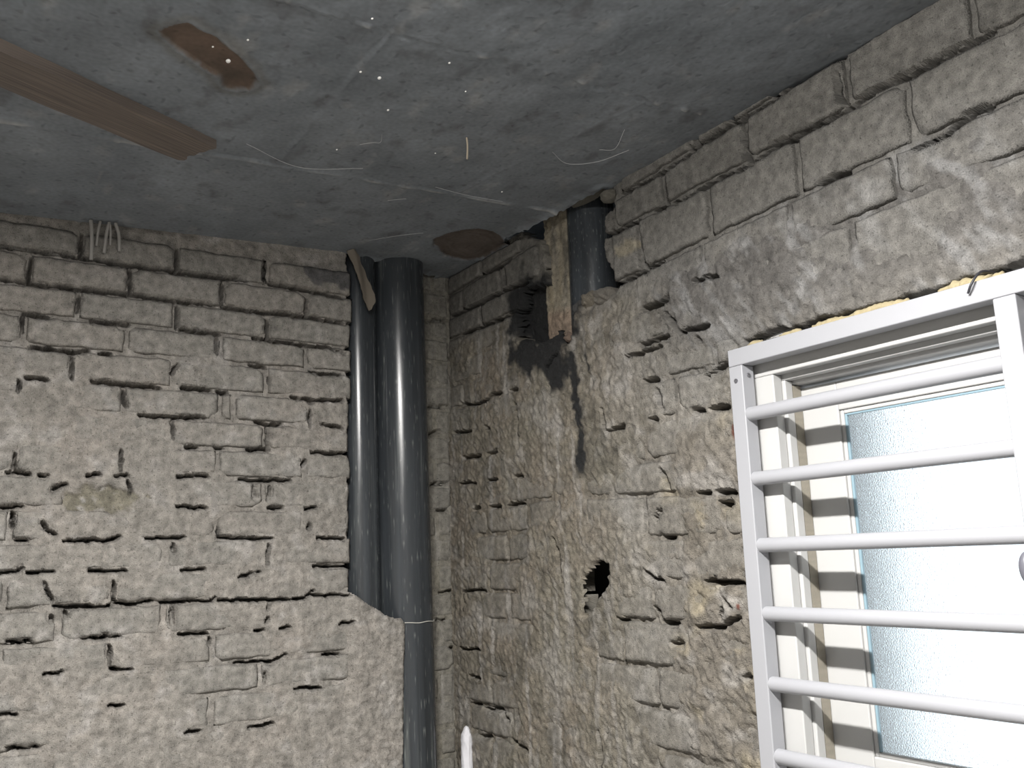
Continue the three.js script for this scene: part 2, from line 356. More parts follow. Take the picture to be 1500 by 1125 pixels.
// ---------------------------------------------------------------- wall_left: 57 mm cement bricks in half bond, smeared with mortar
const wallLeft = structure('wall_left');
const edgeLeft = (v) => -0.293 + 0.006 * noise(v * 38, 4) + 0.004 * noise(v * 90, 8);
const PATCH = [[-0.40, -0.72], [-0.287, -0.735], [-0.261, -0.756], [-0.216, -0.782], [-0.195, -0.796], [-0.162, -0.801], [-0.151, -0.813], [-0.155, -0.89], [-0.161, -1.147], [-0.163, -1.36], [-0.40, -1.36]];
const rowLine = [];                                            // bed joints: mean height and slope of each
for (let k = -2; k < 20; k++) rowLine[k + 2] = [-0.067 * k - 0.0015 * Math.sin(k * 1.7), 0.004 * Math.sin(k * 2.3)];
const bedLeft = (k) => (u) => k < 0 ? Math.min(0.067, ceilY(u) - 0.016) : rowLine[k + 2][0] + rowLine[k + 2][1] * (u + 0.65) * 0.5;
const carveL = carveField(CRACKS_LEFT, -1.42, -1.36, -0.10, 0.13, 0.003);
const smearL = (u, v) => sst(-0.12, 0.30, fbm(u * 3.1 + 2, v * 4.2 + 1, 4) + mix(-0.75, 0.16, sst(-0.09, -0.26, v)));
const placeL = (u, v, h) => [u, v, h];
const toneL = (u, v) => { const a = fbm(u * 5, v * 5 + 9, 4), b = fbm(u * 17 + 3, v * 17, 3); let c = mix3(GREY, a > 0 ? PINK : DULL, Math.min(1, Math.abs(a) * 1.3)); c = mix3(c, [0.38, 0.365, 0.345], 0.9 * sst(0.10, 0.45, b)); c = mix3(c, [0.19, 0.182, 0.165], 0.75 * sst(0.1, 0.5, -b)); const f = fbm(u * 50 + 8, v * 50, 3), bl = fbm(u * 7 + 60, v * 8, 4); c = mix3(c, [0.15, 0.145, 0.13], 0.5 * sst(0.15, 0.5, f)); c = mix3(c, [0.40, 0.385, 0.36], 0.4 * sst(0.2, 0.5, -f)); return mix3(c, [0.20, 0.19, 0.17], 0.5 * sst(0.15, 0.45, bl)); };
const rubble = (u, v) => sst(0.1, 0.35, 1 - Math.hypot((u + 0.855) / 0.098, (v + 0.520) / 0.036) + 0.5 * fbm(u * 28, v * 28, 3));   // broken-out brick filled with rubble
add('mortar', sheet({
  u0: -1.42, u1: -0.13, v0: -1.36, v1: 0.132, step: 0.003, place: placeL,
  skip: (u, v) => v > ceilY(u) + 0.006 || (u > edgeLeft(v) - 0.002 && polyDist(PATCH, u, v) > 0.004 * noise(u * 60, v * 60)),
  H: (u, v) => {
    const sm = smearL(u, v); let h = mix(-0.0075, 0.0026, sm) + relief(u, v, 1.15 + 0.5 * sm);
    const pd = polyDist(PATCH, u, v);
    if (u > -0.31) { const q = sst(-0.315, -0.28, u) * sst(0.012, -0.006, pd); h = mix(h, 0.016 + relief(u * 1.3, v * 1.3, 2.2), q); h -= 0.012 * sst(-0.012, 0.004, pd) * sst(-0.3, -0.28, u); }
    const rb = rubble(u, v); h = mix(h, -0.006 + 0.008 * fbm(u * 38, v * 38, 3) + relief(u, v, 1.5), rb);
    h -= 0.052 * carveL(u, v);
    if (pd > 0.0) h -= 0.05 * sst(edgeLeft(v) - 0.012, edgeLeft(v) + 0.001, u);
    return h;
  },
  C: (u, v) => mix3(mix3(toneL(u, v), PINK, 0.25), mix3([0.19, 0.175, 0.13], [0.40, 0.385, 0.36], sst(0.1, 0.5, fbm(u * 40 + 2, v * 40, 3))), 0.8 * rubble(u, v)),
}), M.mortar, wallLeft);
{
  const ODD = [-1.426, -1.224, -1.021, -0.821, -0.615, -0.411], EVEN = [-1.324, -1.123, -0.922, -0.721, -0.509];
  for (let k = 0; k < 20; k++) {
    const J = [...(k % 2 ? ODD : EVEN), -0.293 + 0.010 * noise(k * 1.37, 5.5)];
    if (k === 5) J.splice(5, 1, -0.585, -0.392);
    for (let i = 0; i + 1 < J.length; i++) {
      if (k === 8 && i === 2) continue;                        // a brick here has broken out and been filled with rubble
      const seed = 100 + k * 13 + i, br = rng(seed * 7)(), tint = mix3(GREY, br < 0.5 ? DULL : PINK, Math.abs(br - 0.5) * 1.2);
      add('brick', brick({ ua: J[i] + (i ? 0.003 * noise(k * 3.1, i * 2.7) : 0), ub: J[i + 1], lo: bedLeft(k), hi: bedLeft(k - 1), gap: k < 3 ? 0.0085 : 0.010, seed, place: placeL,
        H: (u, v) => 0.0010 + relief(u, v, k < 3 ? 0.9 : 1.25) - 0.05 * carveL(u, v),
        C: (u, v) => { let c = mix3(tint, toneL(u, v), k < 3 ? 0.35 : 0.6); if (k === 0) c = mix3(c, [0.09, 0.09, 0.095], 0.85 * sst(0.1, 0.25, fbm(u * 13, v * 13 + 4, 3) + 0.35 - Math.hypot((u + 0.35) / 0.16, (v - 0.055) / 0.05) * 0.45)); return c; } }), M.brick, wallLeft);
    }
  }
  add('masonry_core', boxAt(-2.7, -0.302, -2.35, 0.11, -0.36, -0.062), M.core, wallLeft);
  add('lower_render', boxAt(-2.7, -0.29, -2.35, -1.355, -0.062, 0), M.render, wallLeft);
  add('side_render', boxAt(-2.7, -1.418, -1.355, 0.06, -0.062, 0.002), M.render, wallLeft);
}

// ---------------------------------------------------------------- wall_back: the strip of brickwork behind the drain pipes
const wallBack = structure('wall_back');
const placeB = (u, v, h) => [u, v, -0.13 + h];
const carveB = carveField(CRACKS_BACK, -0.32, -1.36, 0.08, 0.2, 0.003);
const toneB = (u, v) => { const a = fbm(u * 9 + 40, v * 5, 4), s = fbm(u * 40, v * 3.5, 3); let c = mix3(DULL, OLIVE, 0.5 + 0.5 * a); c = mix3(c, PALE, 0.6 * sst(0.2, 0.6, s)); return mix3(c, [0.13, 0.125, 0.115], 0.6 * sst(0.15, 0.55, -s)); };
add('mortar', sheet({ u0: -0.31, u1: 0.066, v0: -1.36, v1: 0.2, step: 0.004, place: placeB, H: (u, v) => -0.003 + relief(u, v, 1.4) - 0.03 * carveB(u, v), C: toneB }), M.mortar, wallBack);
const ROWS_A = [0.165, 0.090, 0.016, -0.047, -0.115, -0.182, -0.25, -0.325, -0.396, -0.465, -0.534, -0.605, -0.675, -0.748, -0.818, -0.887, -0.957, -1.027, -1.097, -1.167, -1.237, -1.307];
for (let k = 0; k + 1 < ROWS_A.length; k++) {
  const J = k % 2 ? [-0.29, -0.10, 0.062] : [-0.29, -0.19, 0.012, 0.062];
  for (let i = 0; i + 1 < J.length; i++) add('brick', brick({ ua: J[i], ub: J[i + 1], lo: () => ROWS_A[k + 1], hi: () => ROWS_A[k], gap: 0.008, seed: 900 + k * 5 + i, place: placeB, depth: 0.03, H: (u, v) => -0.0005 + relief(u, v, 1.1) - 0.03 * carveB(u, v), C: (u, v) => mix3(toneB(u, v), DULL, 0.4) }), M.brick, wallBack);
}
add('masonry_core', boxAt(-0.302, 0.32, -2.35, 0.5, -0.36, -0.163), M.core, wallBack);

// ---------------------------------------------------------------- wall_right: older brickwork under torn plaster, with the pipe chase, holes and the window opening
const wallRight = structure('wall_right');
const XR = 0.06;
const placeR = (u, v, h) => [XR - h, v, u];
const CHASE = [[0.217, 0.2], [0.609, 0.2], [0.609, 0.13], [0.613, 0.096], [0.581, 0.083], [0.575, 0.04], [0.571, 0.03], [0.568, -0.017], [0.6, -0.059], [0.614, -0.091], [0.585, -0.104], [0.521, -0.095], [0.478, -0.089], [0.456, -0.132], [0.445, -0.178], [0.421, -0.181], [0.407, -0.137], [0.387, -0.107], [0.365, -0.059], [0.361, 0.011], [0.359, 0.064], [0.338, 0.106], [0.279, 0.134]];
const PIT = [[0.246, -0.001], [0.331, -0.012], [0.381, -0.036], [0.389, -0.082], [0.405, -0.122], [0.393, -0.15], [0.321, -0.151], [0.238, -0.124], [0.22, -0.057]];
const HOLE = [[0.484, -0.698], [0.499, -0.685], [0.523, -0.681], [0.547, -0.694], [0.539, -0.712], [0.528, -0.734], [0.508, -0.751], [0.481, -0.784], [0.465, -0.806], [0.456, -0.799], [0.461, -0.763], [0.454, -0.734], [0.46, -0.715]];
const WIN = { z0: 0.972, z1: 1.965, y0: -1.15, y1: -0.296 };
const carveR = carveField(CRACKS_RIGHT, -0.14, -1.36, 1.76, 0.2, 0.003);
const holeR = (u, v) => {                                      // signed distance to the nearest opening
  const n = 0.005 * noise(u * 40, v * 40) + 0.003 * noise(u * 110, v * 110);
  let d = Math.min(polyDist(CHASE, u, v), polyDist(PIT, u, v), polyDist(HOLE, u, v)) + n;
  const w = Math.max(WIN.z0 - u, u - WIN.z1, v - WIN.y1 - 0.010 * fbm(u * 16, 3, 3) + 0.006 * sst(1.05, 1.2, u), WIN.y0 - v);
  return Math.min(d, w + 0.4 * n);
};
const cleanR = (u, v) => clamp(sst(0.42, 0.6, u) * sst(-0.15, -0.08, v - 0.02 * (u - 0.6) + 0.05 * fbm(u * 6, v * 6, 3)) + (1 - sst(0.3, 0.42, u)) * sst(-0.10, -0.02, v), 0, 1);
const smearR = (u, v) => mix(sst(-0.45, 0.05, fbm(u * 3.4 + 12, v * 4.1 + 5, 4)), 0.0, cleanR(u, v));
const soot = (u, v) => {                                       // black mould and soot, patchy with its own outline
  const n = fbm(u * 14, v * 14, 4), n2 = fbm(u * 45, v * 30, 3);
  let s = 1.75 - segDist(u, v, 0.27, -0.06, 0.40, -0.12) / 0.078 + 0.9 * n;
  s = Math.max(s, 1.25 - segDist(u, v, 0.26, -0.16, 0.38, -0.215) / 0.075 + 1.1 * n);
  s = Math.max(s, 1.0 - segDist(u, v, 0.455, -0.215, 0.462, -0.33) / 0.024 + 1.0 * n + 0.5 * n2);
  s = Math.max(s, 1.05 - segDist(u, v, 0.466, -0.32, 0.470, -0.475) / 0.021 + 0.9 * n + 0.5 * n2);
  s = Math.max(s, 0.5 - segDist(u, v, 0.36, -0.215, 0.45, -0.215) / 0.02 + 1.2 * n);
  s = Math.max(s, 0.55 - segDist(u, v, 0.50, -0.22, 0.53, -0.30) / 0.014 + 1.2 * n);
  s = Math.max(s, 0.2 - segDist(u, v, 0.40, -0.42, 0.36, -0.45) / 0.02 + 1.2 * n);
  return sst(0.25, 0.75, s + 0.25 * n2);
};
const toneR = (u, v) => {
  const a = fbm(u * 4.5 + 20, v * 4.5, 4), b = fbm(u * 15 + 3, v * 15, 3), drip = fbm(u * 34, v * 3.2 + 6, 3), brush = fbm(u * 22 + v * 16, v * 7 - u * 6, 3);
  const far = sst(0.42, 0.75, u + 0.12 * a);
  let c = mix3(mix3([0.185, 0.168, 0.128], [0.20, 0.166, 0.125], clamp(0.5 + 1.2 * a, 0, 1)), [0.225, 0.212, 0.19], 0.2 + 0.6 * far);
  const blot = fbm(u * 7 + 31, v * 8 + 2, 4), fine = fbm(u * 48 + 3, v * 48, 3); c = mix3(c, [0.105, 0.094, 0.074], 0.75 * sst(0.08, 0.38, blot)); c = mix3(c, [0.30, 0.285, 0.26], 0.55 * sst(0.1, 0.42, -blot)); c = mix3(c, [0.10, 0.092, 0.078], 0.5 * sst(0.15, 0.5, fine)); c = mix3(c, [0.34, 0.32, 0.29], 0.35 * sst(0.2, 0.5, -fine));
  c = mix3(c, PALE, (0.35 + 0.3 * far) * sst(0.05, 0.45, b));
  c = mix3(c, PALE, 0.55 * (1 - far) * sst(0.12, 0.5, drip)); c = mix3(c, [0.14, 0.13, 0.105], 0.6 * (1 - far) * sst(0.12, 0.5, -drip));
  c = mix3(c, [0.155, 0.149, 0.137], 0.8 * cleanR(u, v));
  const chalk = sst(0.6, 0.85, u + 0.1 * a) * sst(-0.42, -0.2, v) * sst(-0.06, -0.13, v - 0.05 * (u - 0.7) + 0.05 * a);
  c = mix3(c, [0.105, 0.10, 0.095], 0.88 * chalk); c = mix3(c, CHALK, 0.95 * chalk * sst(-0.02, 0.4, brush + 0.2 * a));
  const low = sst(0.62, 0.8, u) * sst(-0.36, -0.5, v); c = mix3(c, [0.15, 0.132, 0.108], 0.75 * low); c = mix3(c, PALE, 0.5 * low * sst(0.05, 0.4, fbm(u * 10, v * 14 + 2, 3))); c = mix3(c, SAND, 0.5 * low * sst(0.15, 0.45, fbm(u * 8 + 5, v * 8, 3)));
  c = mix3(c, SAND, 0.75 * sst(0.4, 0.7, fbm(u * 20, v * 20 + 11, 3) + 1.0 - Math.hypot((u - 0.66) / 0.05, (v + 0.02) / 0.04)));
  c = mix3(c, RUST, sst(0.5, 0.75, 1.1 - Math.hypot((u - 0.93) / 0.016, (v + 0.455) / 0.028) + 0.3 * b)); c = mix3(c, RUST, sst(0.5, 0.75, 1.0 - Math.hypot((u - 0.905) / 0.010, (v + 0.765) / 0.012) + 0.3 * b));
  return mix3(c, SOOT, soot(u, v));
};
add('mortar', sheet({
  u0: -0.135, u1: 1.76, v0: -1.36, v1: 0.162, step: 0.0034, place: placeR, flip: true,
  skip: (u, v) => v > 0.158 || holeR(u, v) < 0.0,
  H: (u, v) => {
    const sm = smearR(u, v), cl = cleanR(u, v); let h = mix(-0.009, 0.0035, sm) + relief(u, v, 1.4 + 1.0 * sm);
    h += (1 - cl) * sst(0.3, 0.6, u) * (0.005 * fbm(u * 6.5, v * 6.5, 3) + 0.0035 * fbm(u * 19, v * 19, 3)) + (1 - cl) * 0.002 * fbm(u * 28, v * 4, 2);
    h += 0.010 * sst(0.5, 0.75, u + 0.1 * fbm(u * 8, v * 8, 2)) * sst(-0.45, -0.65, v + 0.1 * fbm(u * 7, v * 7 + 3, 2)) * fbm(u * 20, v * 26, 4); h += 0.0022 * (1 - cl) * fbm(u * 60, v * 60, 2);
    h -= 0.055 * carveR(u, v); h -= (polyDist(HOLE, u, v) < 0.03 ? 0.014 : 0.045) * Math.pow(sst(0.009, -0.001, holeR(u, v)), 2);
    return h;
  },
  C: toneR,
}), M.mortar, wallRight);
{
  const rowsFar = [[0.16, 0], [0.066, 0.061], [0.018, 0.020], [-0.105, 0.032], [-0.190, 0.036], [-0.225, -0.022], [-0.3, -0.03], [-0.398, -0.006], [-0.475, -0.01], [-0.52, -0.045], [-0.62, -0.025], [-0.713, -0.011], [-0.793, -0.008], [-0.885, 0], [-0.962, 0], [-1.04, 0], [-1.12, 0], [-1.2, 0], [-1.28, 0]];
  const lay = (u0, u1, lo, hi, J, k, seed0, gap) => {
    for (let i = 0; i + 1 < J.length; i++) {
      const ua = J[i], ub = J[i + 1], um = (ua + ub) / 2, vm = (lo(um) + hi(um)) / 2;
      let bad = 0; for (let s = 0.03; s < 1; s += 0.0783) for (const t of [0.08, 0.36, 0.64, 0.92]) { const x = mix(ua, ub, s), y = mix(lo(um), hi(um), t); if (holeR(x, y) < 0.002 || polyDist(HOLE, x, y) < 0.02) bad++; }
      if (bad) { // bricks that meet an opening are broken: keep the longer whole end
        let best = null; for (let n = 8; n >= 3 && !best; n--) for (const side of [0, 1]) { const a = side ? ub - (ub - ua) * n / 9 : ua, b = side ? ub : ua + (ub - ua) * n / 9; let ok = true; for (let s = 0; s <= 1; s += 0.0833) for (const t of [0.06, 0.36, 0.64, 0.94]) { const x = mix(a, b, s), y = mix(lo(um), hi(um), t); if (holeR(x, y) < 0.001 || polyDist(HOLE, x, y) < 0.014) ok = false; } if (ok) { best = [a, b]; break; } }
        if (!best || best[1] - best[0] < 0.035) continue; J2(best[0], best[1], lo, hi, seed0 + i, gap); continue;
      }
      J2(ua, ub, lo, hi, seed0 + i, gap);
    }
  };
  const J2 = (ua, ub, lo, hi, seed, gap) => add('brick', brick({ ua, ub, lo, hi, gap, seed, place: placeR, flip: true, cell: 0.0065,
    H: (u, v) => 0.0005 + relief(u, v, 1.3) + 0.0012 * fbm(u * 19, v * 19, 2) - 0.05 * carveR(u, v), C: (u, v) => mix3(toneR(u, v), cleanR(u, v) > 0.5 ? [0.17, 0.163, 0.15] : DULL, 0.35 * (1 - soot(u, v))) }), M.brick, wallRight);
  for (let k = 0; k + 1 < ROWS_A.length; k++) { const s = (k % 2 ? 0.0 : 0.1), J = [-0.132]; for (let u = -0.05 + s; u < 0.40; u += 0.2) if (u > -0.1) J.push(u + 0.006 * noise(k * 2.1, u * 9)); J.push(0.47); lay(-0.13, 0.47, (u) => ROWS_A[k + 1] + (k === 0 ? 0.04 * u : 0), (u) => Math.min(0.142, ROWS_A[k] + (k === 1 ? 0.04 * u : 0)), J, k, 2000 + k * 10, 0.008); }
  const firstJoints = [[0.5, 0.65, 0.885, 1.085, 1.29, 1.5, 1.7], [0.5, 0.575, 0.783, 1.012, 1.235, 1.45, 1.66], [0.5, 0.58, 0.70, 0.905, 1.12, 1.335, 1.55, 1.75]];
  for (let k = 0; k + 1 < rowsFar.length; k++) {
    let J = firstJoints[k]; if (!J) { J = [0.475]; for (let u = 0.575 + (k % 2 ? 0.1 : 0); u < 1.75; u += 0.21) J.push(u + 0.012 * noise(k * 1.9, u * 7)); }
    const f = ([a, b]) => (u) => Math.min(0.152, a + b * Math.min(u, 1.3));
    lay(0.475, 1.75, f(rowsFar[k + 1]), f(rowsFar[k]), J, k, 3000 + k * 12, k < 3 ? 0.011 : 0.009);
  }
  const outer = (x0, x1, y0, y1, z0, z1) => add('outer_leaf', boxAt(x0, x1, y0, y1, z0, z1), M.cladding, wallRight);
  outer(0.29, 0.43, -2.35, 0.2, -0.36, WIN.z0 + 0.012); outer(0.29, 0.43, -2.35, 0.2, WIN.z1 - 0.012, 3.4); outer(0.29, 0.43, WIN.y1 - 0.012, 0.2, WIN.z0 + 0.012, WIN.z1 - 0.012); outer(0.29, 0.43, -2.35, WIN.y0 + 0.05, WIN.z0 + 0.012, WIN.z1 - 0.012);
  const core = new THREE.Shape([[-0.36, -2.35], [3.4, -2.35], [3.4, 0.2], [-0.36, 0.2]].map(([a, b]) => new THREE.Vector2(a, b)));
  core.holes.push(new THREE.Path([[WIN.z0, WIN.y0], [WIN.z1, WIN.y0], [WIN.z1, WIN.y1], [WIN.z0, WIN.y1]].map(([a, b]) => new THREE.Vector2(a, b))));
  const cg = new THREE.ExtrudeGeometry(core, { depth: 0.07, bevelEnabled: false }); cg.rotateY(-Math.PI / 2); cg.translate(0.29, 0, 0);
  add('masonry_core', cg, M.core, wallRight);
  add('reveal', boxAt(0.085, 0.22, WIN.y0 - 0.02, WIN.y1 + 0.02, WIN.z0 - 0.02, WIN.z0), M.render, wallRight);
  add('reveal', boxAt(0.085, 0.22, WIN.y0 - 0.02, WIN.y1 + 0.02, WIN.z1, WIN.z1 + 0.02), M.render, wallRight);
  add('reveal', boxAt(0.085, 0.22, WIN.y1, WIN.y1 + 0.02, WIN.z0, WIN.z1), M.render, wallRight);
  add('reveal', boxAt(0.085, 0.22, WIN.y0 - 0.02, WIN.y0, WIN.z0, WIN.z1), M.render, wallRight);
  add('lower_render', boxAt(0.06, 0.222, -2.35, -1.355, -0.135, 3.4), M.render, wallRight);
  add('side_render', boxAt(0.06, 0.222, -1.355, 0.16, 1.985, 3.4), M.render, wallRight);
  add('side_render', boxAt(0.062, 0.222, WIN.y1 + 0.01, 0.15, 1.755, 1.985), M.render, wallRight);
  add('side_render', boxAt(0.062, 0.222, -1.355, WIN.y0, 1.755, 1.985), M.render, wallRight);
}

// ---------------------------------------------------------------- ceiling: rough cast slab with formwork seams, stains and an opening over the pipes
const ceiling = structure('ceiling');
const VOID = [[-0.30, -0.02], [-0.284, -0.022], [-0.235, -0.040], [-0.182, -0.053], [-0.13, -0.078], [-0.079, -0.096], [-0.03, -0.108], [0.01, -0.122], [0.03, -0.2], [-0.30, -0.2]];
const RVOID = [[0.048, 0.20], [0.030, 0.235], [0.036, 0.33], [0.040, 0.42], [0.048, 0.50], [0.052, 0.60], [0.2, 0.62], [0.2, 0.19]];
const STAIN_A = [[-0.935, 0.826], [-0.92, 0.85], [-0.906, 0.862], [-0.89, 0.85], [-0.86, 0.842], [-0.81, 0.795], [-0.766, 0.743], [-0.775, 0.712], [-0.792, 0.701], [-0.81, 0.706], [-0.829, 0.737], [-0.87, 0.765], [-0.905, 0.79]];
const STAIN_B = [[-0.139, 0.159], [-0.128, 0.200], [-0.105, 0.245], [-0.072, 0.268], [-0.03, 0.262], [0.02, 0.235], [0.058, 0.20], [0.06, 0.06], [0.02, 0.03], [-0.05, 0.055], [-0.08, 0.09], [-0.115, 0.11]];
const seams = (u, v) => {
  const w = 0.003 * noise(u * 9, v * 9), s = (d, a) => Math.exp(-d * d / (a * a));
  let h = 0; const br = (q) => 0.25 + 0.75 * sst(-0.35, 0.2, fbm(q * 9, 3.3, 2));
  h += 0.006 * s(v - 0.443 - w, 0.0045) * br(u); h += 0.004 * s(v - 0.967 - 0.004 * noise(u * 12, 2), 0.005) * fbm(u * 30, v * 30, 2) * 2.5;
  if (v > 0.45 && v < 0.97) h += 0.0022 * s(u + 0.640 - w, 0.004) * br(v); if (v < 0.44) h += 0.0024 * s(u + 0.928 - w, 0.004) * br(v); if (v > 0.97) h += 0.002 * s(u + 0.80 - w, 0.005); if (v > 0.44 && v < 0.97) h += 0.0018 * s(u + 0.21 - 0.2 * (v - 0.6) - w, 0.004) * br(v + 5);
  return h + 0.0025 * sst(-0.003, 0.003, v - 0.967) + 0.002 * sst(-0.004, 0.004, u + 0.64) * sst(0.44, 0.45, v) * sst(0.97, 0.96, v) + 0.0018 * sst(0.446, 0.44, v);
};
add('slab_face', sheet({
  u0: -1.75, u1: 0.075, v0: -0.16, v1: 1.75, step: 0.005, place: (u, v, h) => [u, ceilY(u) - h, v], flip: false,
  skip: (u, v) => { const n = 0.007 * fbm(u * 30, v * 30, 3); return inPoly(VOID, u + n, v + 1.2 * n) || inPoly(RVOID, u + n, v + n) || (v < -0.012 && u < -0.28); },
  H: (u, v) => { const n = 0.004 * noise(u * 30, v * 30); let h = 0.0022 * fbm(u * 4, v * 4, 3) + 0.0012 * fbm(u * 26, v * 26, 3) + seams(u, v); const a = polyDist(STAIN_A, u, v) + n; h -= 0.006 * sst(0.004, -0.004, a) - 0.0025 * Math.exp(-a * a / 0.00008); const b = polyDist(STAIN_B, u, v) + n; h -= 0.005 * sst(0.003, -0.004, b);
    const vd = Math.min(polyDist(VOID, u, v), polyDist(RVOID, u, v)); h += 0.010 * sst(0.03, 0.0, vd) * (0.5 + fbm(u * 24, v * 24, 2)); return h; },
  C: (u, v) => {
    const a = fbm(u * 3, v * 3 + 4, 4), b = fbm(u * 15, v * 9, 4), p = fbm(u * 55, v * 50, 2);
    let c = mix3([0.175, 0.195, 0.215], [0.228, 0.248, 0.27], 0.5 + 0.9 * a); c = mix3(c, [0.13, 0.135, 0.145], 0.75 * sst(0.16, 0.5, b)); c = mix3(c, [0.33, 0.335, 0.335], 0.5 * sst(0.2, 0.5, -b)); c = mix3(c, [0.10, 0.10, 0.11], 0.5 * sst(0.38, 0.6, p));
    c = mix3(c, [0.36, 0.36, 0.35], 0.7 * sst(0.003, 0.006, seams(u, v)));
    const n = 0.010 * fbm(u * 22, v * 22, 3), sa = polyDist(STAIN_A, u, v) + n, sb = polyDist(STAIN_B, u, v) + n;
    const wood = clamp(0.35 + 0.5 * Math.exp(-Math.pow((sb + 0.028 + 0.008 * noise(u * 20, v * 20)) / 0.004, 2)) + 0.4 * sst(-0.035, -0.045, sb) + 0.6 * fbm(u * 20, v * 20, 3), 0, 1);
    c = mix3(c, mix3([0.085, 0.062, 0.045], [0.17, 0.115, 0.085], 0.5 + 0.8 * fbm(u * 18, v * 18, 3)), sst(0.003, -0.003, sa)); c = mix3(c, [0.14, 0.13, 0.11], 0.5 * Math.exp(-Math.pow((sa - 0.012) / 0.010, 2)));
    c = mix3(c, mix3([0.085, 0.066, 0.055], [0.14, 0.115, 0.10], wood), sst(0.003, -0.003, sb));
    return c;
  },
}), M.slab, ceiling);
{
  const sh = new THREE.Shape([[-2.72, -3.42], [0.42, -3.42], [0.42, 0.36], [-2.72, 0.36]].map(([a, b]) => new THREE.Vector2(a, b)));
  sh.holes.push(new THREE.Path([[-0.30, 0.02], [0.0, 0.09], [0.04, 0.16], [-0.30, 0.16]].map(([a, b]) => new THREE.Vector2(a, b)).reverse()));
  sh.holes.push(new THREE.Path([[0.058, -0.6], [0.21, -0.6], [0.21, -0.2], [0.058, -0.2]].map(([a, b]) => new THREE.Vector2(a, b))));
  const g = new THREE.ExtrudeGeometry(sh, { depth: 0.16, bevelEnabled: false }); g.rotateX(-Math.PI / 2);   // shape y becomes -z
  const p = g.attributes.position; for (let i = 0; i < p.count; i++) p.setY(i, p.getY(i) + ceilY(p.getX(i)) + 0.013); g.computeVertexNormals();
  add('slab', g, M.slabCore, ceiling);
  add('slab_over_opening', boxAt(-0.5, 0.42, 0.5, 0.56, -0.36, 0.7), M.slabCore, ceiling);
  add('opening_side', boxAt(-0.5, 0.42, 0.2, 0.5, 0.02, 0.06), M.slabCore, ceiling);
}
{ // specks of splashed plaster and cobweb strands stuck to the slab
  const specks = [[-0.829, 0.79, 6], [-0.60, 0.84, 5], [-0.635, 0.845, 3.5], [-0.54, 0.745, 3.5], [-0.68, 0.99, 3], [-0.52, 0.93, 3], [-0.56, 0.56, 3], [-0.15, 0.50, 3], [-0.45, 0.86, 2.5], [-0.82, 0.86, 3], [-0.86, 0.82, 2.5], [-0.38, 0.62, 2.5]];
  const base = new THREE.IcosahedronGeometry(1, 1), mt = std({ color: new THREE.Color(0.75, 0.74, 0.72) });
  for (const [x, z, r] of specks) { const m = add('plaster_speck', base, mt, ceiling); m.position.set(x, ceilY(x) - 0.003, z); m.scale.set(r * 0.0006, r * 0.0004, r * 0.0008); }
  const web = std({ color: new THREE.Color(0.42, 0.42, 0.42) });
  const strand = (pts, r = 0.0004) => add('cobweb_strand', new THREE.TubeGeometry(new THREE.CatmullRomCurve3(pts.map(([x, z, d]) => new THREE.Vector3(x, ceilY(x) - d, z))), 24, r, 5), web, ceiling);
  strand([[-0.17, 0.72, 0.004], [-0.12, 0.70, 0.012], [-0.07, 0.735, 0.014], [-0.03, 0.79, 0.004]]); strand([[-0.10, 0.86, 0.004], [-0.085, 0.81, 0.02], [-0.09, 0.77, 0.006]]);
  strand([[-0.53, 0.60, 0.004], [-0.515, 0.63, 0.010], [-0.50, 0.625, 0.005], [-0.51, 0.655, 0.004]]); strand([[-0.30, 0.47, 0.004], [-0.22, 0.462, 0.007], [-0.12, 0.455, 0.005]]); strand([[-0.72, 0.52, 0.004], [-0.60, 0.47, 0.010], [-0.48, 0.50, 0.004]]); strand([[-0.36, 0.36, 0.003], [-0.335, 0.40, 0.010]]); strand([[-0.29, 0.10, 0.003], [-0.24, 0.18, 0.010], [-0.19, 0.20, 0.004]]);
  const st = add('hanging_stalk', new THREE.TubeGeometry(new THREE.CatmullRomCurve3([new THREE.Vector3(0, 0, 0), new THREE.Vector3(0.001, -0.02, 0.001), new THREE.Vector3(0.000, -0.046, 0)]), 10, 0.0018, 6), std({ color: new THREE.Color(0.36, 0.31, 0.24) }), ceiling);
  st.position.set(-0.358, ceilY(-0.358), 0.704);
}

// ---------------------------------------------------------------- floor and the two walls behind the camera
{
  const f = structure('floor'); add('screed', boxAt(-2.72, 0.3, -2.4, -2.3, -0.36, 3.42), M.floor, f);
  const s = structure('wall_far'); add('render', boxAt(-2.8, -2.6, -2.35, 0.02, -0.36, 3.42), M.render, s);
  const b = structure('wall_rear'); add('render', boxAt(-2.72, 0.3, -2.35, 0.13, 3.3, 3.42), M.render, b);
}

